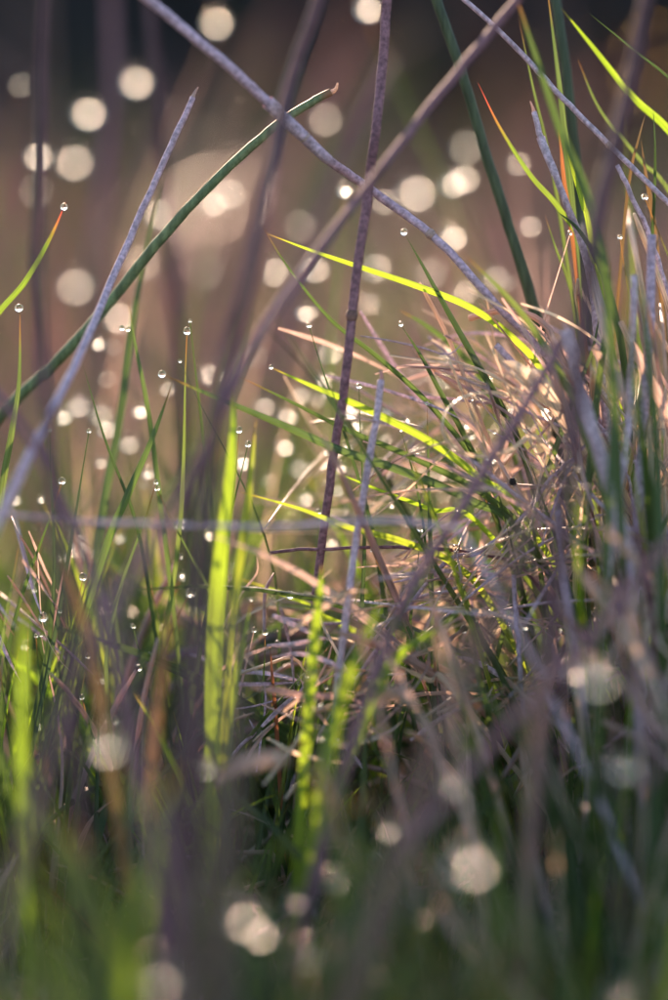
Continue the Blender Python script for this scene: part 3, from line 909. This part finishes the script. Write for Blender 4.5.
TK = {}
TK['edge'] = tussock('dense dry tussock of mauve straw along the right edge', 640, .64, 200, (.07, .17), .030, 1.3, {'straw': 8, 'green': 1.6, 'dark_green': 1}, {'up': 4, 'arc': 3, 'crook': 3}, (-.12, 0), .30)
TK['tangle'] = tussock('sunlit tangle of fallen straw right of the middle', 560, .635, 120, (.05, .11), .024, 1.3, {'straw': 9, 'pale': 1.5, 'green': 1.5}, {'arc': 4, 'flop': 3, 'crook': 5}, (-.40, 0), .5)
TK['mat'] = tussock('low matted straw under the tangle', 500, .61, 120, (.04, .085), .024, 1.5, {'straw': 8, 'green': 2}, {'arc': 3, 'flop': 5, 'crook': 5}, (-.25, -.1), .9)
TK['front'] = tussock('blurred straw tussock in front at lower right', 620, .52, 140, (.05, .12), .022, 1.6, {'straw': 3, 'green': 4, 'dark_green': 4}, {'up': 5, 'arc': 3, 'crook': 1}, (-.05, 0), .45)
TK['left'] = tussock('low straw patch at the left edge', 20, .61, 60, (.03, .07), .018, 1.2, {'straw': 7, 'green': 2}, {'arc': 4, 'flop': 2, 'crook': 4}, (0, 0), .6)
TK['low'] = tussock('low straw patch below the middle', 330, .56, 110, (.02, .055), .024, 1.8, {'straw': 7, 'green': 3, 'orange': .4}, {'arc': 4, 'flop': 4, 'crook': 4}, (0, 0), .8)

def strew(root, n, box, ang, ln, dep, w, mats):
    """straws lying through one another, each a part of its tussock"""
    rl = np.array(root.location)
    for _ in range(n):
        x, y = random.uniform(box[0], box[2]), random.uniform(box[1], box[3])
        a = R(random.gauss(*ang)); L = random.uniform(*ln)
        d = random.uniform(*dep); slope = random.gauss(0, .00012) * L
        bx, by = random.gauss(0, .045) * L, random.gauss(0, .05) * L + .025 * L
        ca, sa = math.cos(a) * L / 2, math.sin(a) * L / 2
        pts = [(x - ca, y - sa, d - slope), (x - ca * .3 + bx * .6, y - sa * .3 - by, d), (x + ca * .4 + bx, y + sa * .4 - by * .7, d + slope * .5), (x + ca, y + sa, d + slope)]
        if random.random() < .3:                    # kinked straw
            k = R(random.choice((-1, 1)) * random.uniform(30, 70))
            e = pts[-1]
            pts.append((e[0] + math.cos(a + k) * L * .25, e[1] + math.sin(a + k) * L * .25, d + slope))
        p3 = [q if q.z > .002 else Vector((q.x, q.y, .002)) for q in to3d(pts)]
        c = spline(p3, 13)
        u = np.linspace(0, 1, 13)
        ww = random.uniform(*w) * PXS / 2
        if random.random() < .5:
            v, f, t = tube_geo(c - rl, np.interp(u, [0, .1, .8, 1], [.5, 1, .9, .3]) * ww * .8, VIEW, 5)
        else:
            v, f, t = ribbon_geo(c - rl, np.interp(u, [0, .2, .6, 1], [.5, 1, .9, .1]) * ww * 1.2, VIEW, random.uniform(-1.2, 1.2), .5, random.uniform(-1.5, 1.5))
        link('straw', make_mesh('straw', v, f, M[pick(mats)], t), parent=root)


SM = {'straw': 5, 'lavender': 3, 'pale': 3}
strew(TK['edge'], 55, (585, 300, 690, 640), (82, 16), (90, 240), (-.02, .03), (3, 9), SM)
strew(TK['tangle'], 60, (470, 330, 610, 540), (50, 22), (90, 260), (-.012, .03), (2, 6), SM)
strew(TK['tangle'], 70, (400, 420, 600, 620), (-28, 30), (80, 220), (-.010, .03), (1.8, 5), SM)
strew(TK['mat'], 70, (380, 540, 580, 720), (-15, 40), (50, 160), (-.015, .02), (2, 5), SM)
strew(TK['mat'], 30, (330, 340, 500, 420), (18, 14), (70, 150), (.0, .03), (2.5, 5), SM)
strew(TK['mat'], 45, (290, 420, 480, 570), (-12, 35), (60, 170), (.008, .06), (2, 5), {'straw': 3, 'pale': 4})
strew(TK['front'], 32, (560, 600, 690, 820), (75, 25), (80, 220), (-.08, -.03), (4, 8), {'straw': 4, 'purple': 2, 'lavender': 1})
strew(TK['left'], 14, (-10, 540, 70, 660), (72, 14), (60, 130), (-.02, .02), (2, 4.5), {'lavender': 1, 'straw': 3})
strew(TK['low'], 60, (220, 600, 400, 760), (-20, 40), (40, 110), (-.03, .02), (2.5, 6), SM)

# ================================================================== dew drops
def drop_mesh():
    import bmesh
    bm = bmesh.new()
    bmesh.ops.create_icosphere(bm, subdivisions=4, radius=1)
    for vv in bm.verts:                        # slightly pear shaped, heavy side down
        z = vv.co.z
        k = 1 - .10 * max(0, z) ** 2
        vv.co.x *= k; vv.co.y *= k
        vv.co.z *= 1.04
    me = bpy.data.meshes.new('dew_drop')
    bm.to_mesh(me); bm.free()
    me.polygons.foreach_set('use_smooth', [True] * len(me.polygons))
    me.materials.append(M['dew'])
    return me


DROP = drop_mesh()
drops = []                                     # (px, py, D, radius m, look)


def sharp(px, py, wpx, off=0.0):
    wpx *= random.uniform(.7, .95)
    drops.append((px, py, F + off, wpx * PXS * (F + off) / F / 2, 'sharp'))


def soft(px, py, disc, r=.0019, front=False):
    if not front: disc *= .84
    D = F / (1 + disc * PXS / APERTURE) if front else F / (1 - disc * PXS / APERTURE)
    drops.append((px, py, D, r * (.25 + .75 * disc / 34) * (random.uniform(.85, 1.1) if front else random.choice((.5, .7, .9, 1.05, 1.15))), 'front' if front else 'soft'))


for a in [(64, 207, 8), (19, 308, 9), (122, 328, 6), (128, 329, 6), (187, 331, 8), (190, 321, 5), (180, 361, 5), (162, 374, 9), (271, 367, 6),
          (404, 232, 8), (401, 324, 6), (427, 403, 5), (401, 430, 4), (309, 325, 7), (239, 430, 8), (248, 444, 8), (157, 488, 8), (156, 482, 6), (62, 481, 8),
          (83, 577, 8), (318, 512, 7), (421, 528, 9), (265, 632, 8), (254, 630, 7), (210, 665, 8), (82, 697, 8), (372, 550, 5), (475, 620, 6),
          (570, 233, 6), (620, 237, 7), (645, 197, 9), (494, 432, 5), (472, 399, 5), (359, 386, 8), (89, 431, 5), (50, 430, 4), (36, 636, 5), (41, 635, 4),
          (133, 626, 7), (150, 655, 9), (300, 706, 4), (364, 573, 5), (445, 614, 4)]:
    sharp(*a, off=random.uniform(-.004, .006))
for a in [(216, 22, 40), (88, 111, 40), (136, 80, 40), (38, 154, 34), (26, 87, 32), (30, 192, 40), (74, 160, 44), (160, 215, 34), (229, 192, 36), (206, 200, 32),
          (325, 118, 40), (368, 8, 32), (270, 266, 36), (384, 200, 32), (348, 183, 18), (464, 177, 34), (453, 182, 32), (517, 170, 28), (452, 236, 30), (466, 146, 42),
          (430, 272, 38), (466, 298, 26), (508, 282, 20), (496, 285, 28), (305, 312, 20), (321, 312, 12), (98, 343, 16), (113, 351, 22), (75, 284, 44),
          (115, 312, 34), (167, 388, 18), (78, 404, 24), (96, 408, 24), (113, 428, 22), (125, 446, 18), (443, 379, 20), (420, 374, 30), (300, 394, 22), (290, 421, 24),
          (348, 432, 18), (411, 457, 22), (398, 488, 22), (410, 514, 20), (300, 466, 24), (313, 270, 34), (368, 268, 34), (365, 302, 26), (78, 543, 30), (179, 520, 14),
          (168, 573, 14), (124, 538, 14), (380, 448, 20), (325, 380, 20), (262, 410, 24), (284, 445, 20), (345, 412, 16), (337, 470, 14), (318, 400, 18),
          (277, 527, 14), (354, 518, 18), (368, 508, 18), (110, 380, 22), (60, 410, 20), (220, 380, 24), (255, 355, 30), (455, 345, 24), (480, 395, 18), (140, 410, 16),
          (108, 463, 16), (330, 350, 26), (385, 415, 14), (205, 270, 44), (140, 260, 44), (415, 190, 44), (300, 225, 40), (530, 225, 26), (243, 465, 18),
          (498, 610, 14), (420, 687, 14), (330, 545, 16), (270, 480, 20), (305, 498, 16), (150, 465, 14)]:
    soft(*a)
for a in FRONT:
    soft(*a, front=True, r=.0019)

# settle each blurred drop where sun and view are open: try spots close by
bpy.context.view_layer.update()
dg0 = bpy.context.evaluated_depsgraph_get()
SOFTP = {o.name for o in bpy.data.objects if o.parent and o.parent.name.split('.')[0] in ('grass_tuft', 'dry_tussock')}


def blocked(q, r, front):
    n = 0
    e1 = sunv.orthogonal().normalized(); e2 = sunv.cross(e1)
    rays = [(q + sunv * r * 1.5 + (e1 * a + e2 * b) * r, sunv, 1.2, 1.0) for a, b in ((0, 0), (.6, 0), (-.6, 0), (0, .6), (0, -.6))]
    for k in range(7):
        ap = CAM if k == 0 else CAM + (RT * math.cos(k * 1.05) + UP * math.sin(k * 1.05)) * APERTURE * .35
        dv = (ap - q)
        rays.append((q + dv.normalized() * r * 1.5, dv.normalized(), dv.length - r * 1.5, .5))
    for org, dv, dist, wt in rays:
        end = org + dv * dist
        for _ in range(25):
            hit, loc, nrm, idx, ob, mw = SC.ray_cast(dg0, org, dv, distance=(end - org).length)
            if not hit: break
            if ob.name not in SOFTP: n += wt; break
            org = loc + dv * .0004
    return n


for i, d in enumerate(drops):
    if d[4] == 'sharp': continue
    best = None
    jit = 21 if d[4] == 'front' else 9
    for k in range(26):
        px, py, D = d[0], d[1], d[2]
        if k: px += random.uniform(-jit, jit); py += random.uniform(-jit, jit); D *= random.uniform(.97, 1.03)
        sc = blocked(P(px, py, D), d[3], d[4] == 'front') + (abs(px - d[0]) + abs(py - d[1])) / jit * .3
        if best is None or sc < best[0]: best = (sc, px, py, D)
        if sc < .4: break
    drops[i] = (best[1], best[2], best[3], d[3], d[4])

# tiny drops at the tips and edges of tuft leaves near the sharp zone
bpy.context.view_layer.update()
cand = []
for o in bpy.data.objects:
    if o.parent is None or o.parent.name.split('.')[0] not in ('grass_tuft', 'dry_tussock') or o.type != 'MESH': continue
    if o.name.split('.')[0] not in ('blade', 'straw'): continue
    if abs(o.matrix_world.translation.y - F) > .10: continue
    vs_ = o.data.vertices
    k = len(vs_) - 2 if random.random() < .65 else random.randrange(len(vs_) // 2, len(vs_))
    q = o.matrix_world @ vs_[k].co
    rel = q - CAM
    D = rel.dot(FW)
    k2 = PXS * D / F
    px, py = 334 + rel.dot(RT) / k2, 500 - rel.dot(UP) / k2
    if 5 < px < 660 and 330 < py < 760 and .53 < D < .70 and blocked(q, .0006, False) < 2.6:
        cand.append((px, py, D, o.name))
random.shuffle(cand)
KEEP = set()
for px, py, D, nm in cand:
    if sum(1 for d in drops if d[4] == 'tiny') >= 145: break
    if any(abs(px - d[0]) + abs(py - d[1]) < 11 for d in drops): continue
    drops.append((px, py, D, random.choice((.0004, .0005, .0007, .0009)), 'tiny'))
    KEEP.add(nm)

# a leaf for every drop that no named blade carries: the leaves belong to dewy tufts
def ref_x(poly, y):
    ys = [q[1] for q in poly]
    if y <= ys[0]: a, b = poly[0], poly[1]
    elif y >= ys[-1]: a, b = poly[-2], poly[-1]
    else:
        i = max(k for k in range(len(poly) - 1) if poly[k][1] <= y)
        a, b = poly[i], poly[i + 1]
    return a[0] + (b[0] - a[0]) * (y - a[1]) / (b[1] - a[1])


ORD = ['first', 'second', 'third', 'fourth', 'fifth', 'sixth', 'seventh', 'eighth', 'ninth', 'tenth', 'eleventh', 'twelfth', 'thirteenth', 'fourteenth', 'fifteenth',
       'sixteenth', 'seventeenth', 'eighteenth', 'nineteenth', 'twentieth', 'twenty-first', 'twenty-second', 'twenty-third', 'twenty-fourth', 'twenty-fifth']
ORD += ['thirtieth' if n == 30 else ('twenty-' if n < 30 else 'thirty-') + ORD[n % 10 - 1] for n in range(26, 40)]
LOOK = {'sharp': 'sharp dew drop', 'soft': 'blurred background dew drop', 'front': 'blurred foreground dew drop', 'tiny': 'tiny dew bead'}
BARE = (187, 190, 180, 309, 89, 50, 645, 620, 570, 239, 248, 359)
bins = {}
for d in drops:
    best = min(((abs(d[0] - ref_x(poly, d[1])), nm, 'left' if d[0] < ref_x(poly, d[1]) else 'right') for nm, poly in REFS))
    bins.setdefault((d[4], best[1], best[2]), []).append(d)
for (look, nm, side), L in bins.items():
    if len(L) > 24:                            # keep the ranks short enough to count
        L[:] = L[:24]
    L.sort(key=lambda q: q[1])
    for i, d in enumerate(L):
        o = link('dew_drop', DROP, P(d[0], d[1], d[2]))
        o.scale = (d[3] * random.uniform(.9, 1.05), d[3], d[3] * random.uniform(.85, 1.12))
        o.rotation_euler = (random.uniform(-.5, .5), random.uniform(-.5, .5), 0)
        if len(L) == 1:
            lab = f'{LOOK[look]}, the only one {side} of the {nm}'
        else:
            lab = f'{LOOK[look]}, {ORD[i]} from top {side} of the {nm}'
        tag(o, lab, 'dew drop', 'dew drops')
    if look == 'tiny': continue
    # carrying leaves: children of one dewy tuft for each bin
    xs = [P(*d[:3]) for d in L]
    cx = sum(q.x for q in xs) / len(xs); cyy = sum(q.y for q in xs) / len(xs)
    word = {'sharp': 'fine sharp dewy grass', 'soft': 'blurred dewy background grass', 'front': 'blurred dewy foreground grass'}[look]
    if look == 'sharp' and not any(d[1] >= 445 or d[0] in BARE for d in L):
        continue
    root = thing('dewy_grass', f'{word} on the {side} side of the {nm}', 'grass tuft', (cx, cyy, 0), 'dewy grass tufts')
    for d, q in zip(L, xs):
        if look == 'sharp' and d[1] < 445 and d[0] not in BARE:
            continue
        h = q.z
        foot = Vector((q.x + random.uniform(-.25, .25) * h, q.y + random.uniform(-.1, .25) * h, -.003))
        top = q - Vector((0, 0, d[3] * .3))
        if h < .02: foot.z = -.01
        mid = foot.lerp(top, .55) + Vector((random.uniform(-.12, .12) * h, 0, .06 * h))
        c = spline([foot, mid, top], 14)
        u = np.linspace(0, 1, 14)
        hw = (.0006 if look != 'front' else .0008) * np.clip(1 - u ** 3, .15, 1)
        v, f, t = ribbon_geo(c - np.array((cx, cyy, 0)), hw, VIEW, random.uniform(-.8, .8), .4, random.uniform(-1, 1))
        link('blade', make_mesh('blade', v, f, M[random.choice(['green', 'straw', 'green', 'dark_green'])], t), parent=root)

# keep the sun's path to the dew open: leaves that stand right in front of a drop are taken out
bpy.context.view_layer.update()
dg = bpy.context.evaluated_depsgraph_get()
removable = {o.name for o in bpy.data.objects if o.parent and o.parent.name.split('.')[0] in ('grass_tuft', 'dry_tussock') and o.name.split('.')[0] in ('blade', 'straw')}
dead = set()
for d in drops + [(a[0], a[1], F + a[2], .0022, 'glow') for a in GLOW]:
    if d[4] == 'tiny': continue
    q = P(*d[:3])
    e1 = sunv.orthogonal().normalized(); e2 = sunv.cross(e1)
    for ox, oy in ((0, 0), (.7, 0), (-.7, 0), (0, .7), (0, -.7)):
        org = q + sunv * d[3] * 1.5 + (e1 * ox + e2 * oy) * d[3]
        for _ in range(40):
            hit, loc, nrm, idx, ob, mw = SC.ray_cast(dg, org, sunv, distance=1.2)
            if not hit: break
            if ob.name in removable and ob.name not in KEEP: dead.add(ob.name)
            org = loc + sunv * .0004
for d in drops:                                   # and the view of the nearest ones
    if d[4] != 'front': continue
    q = P(*d[:3])
    for k in range(17):
        ap = CAM if k == 0 else CAM + (RT * math.cos(k * .785) + UP * math.sin(k * .785)) * APERTURE * (.25 if k < 9 else .45)
        dv = (ap - q).normalized()
        org = q + dv * d[3] * 1.4
        for _ in range(30):
            hit, loc, nrm, idx, ob, mw = SC.ray_cast(dg, org, dv, distance=(ap - org).length)
            if not hit: break
            if ob.name in removable and ob.name not in KEEP: dead.add(ob.name)
            org = loc + dv * .0004
for nm in dead:
    bpy.data.objects.remove(bpy.data.objects[nm])
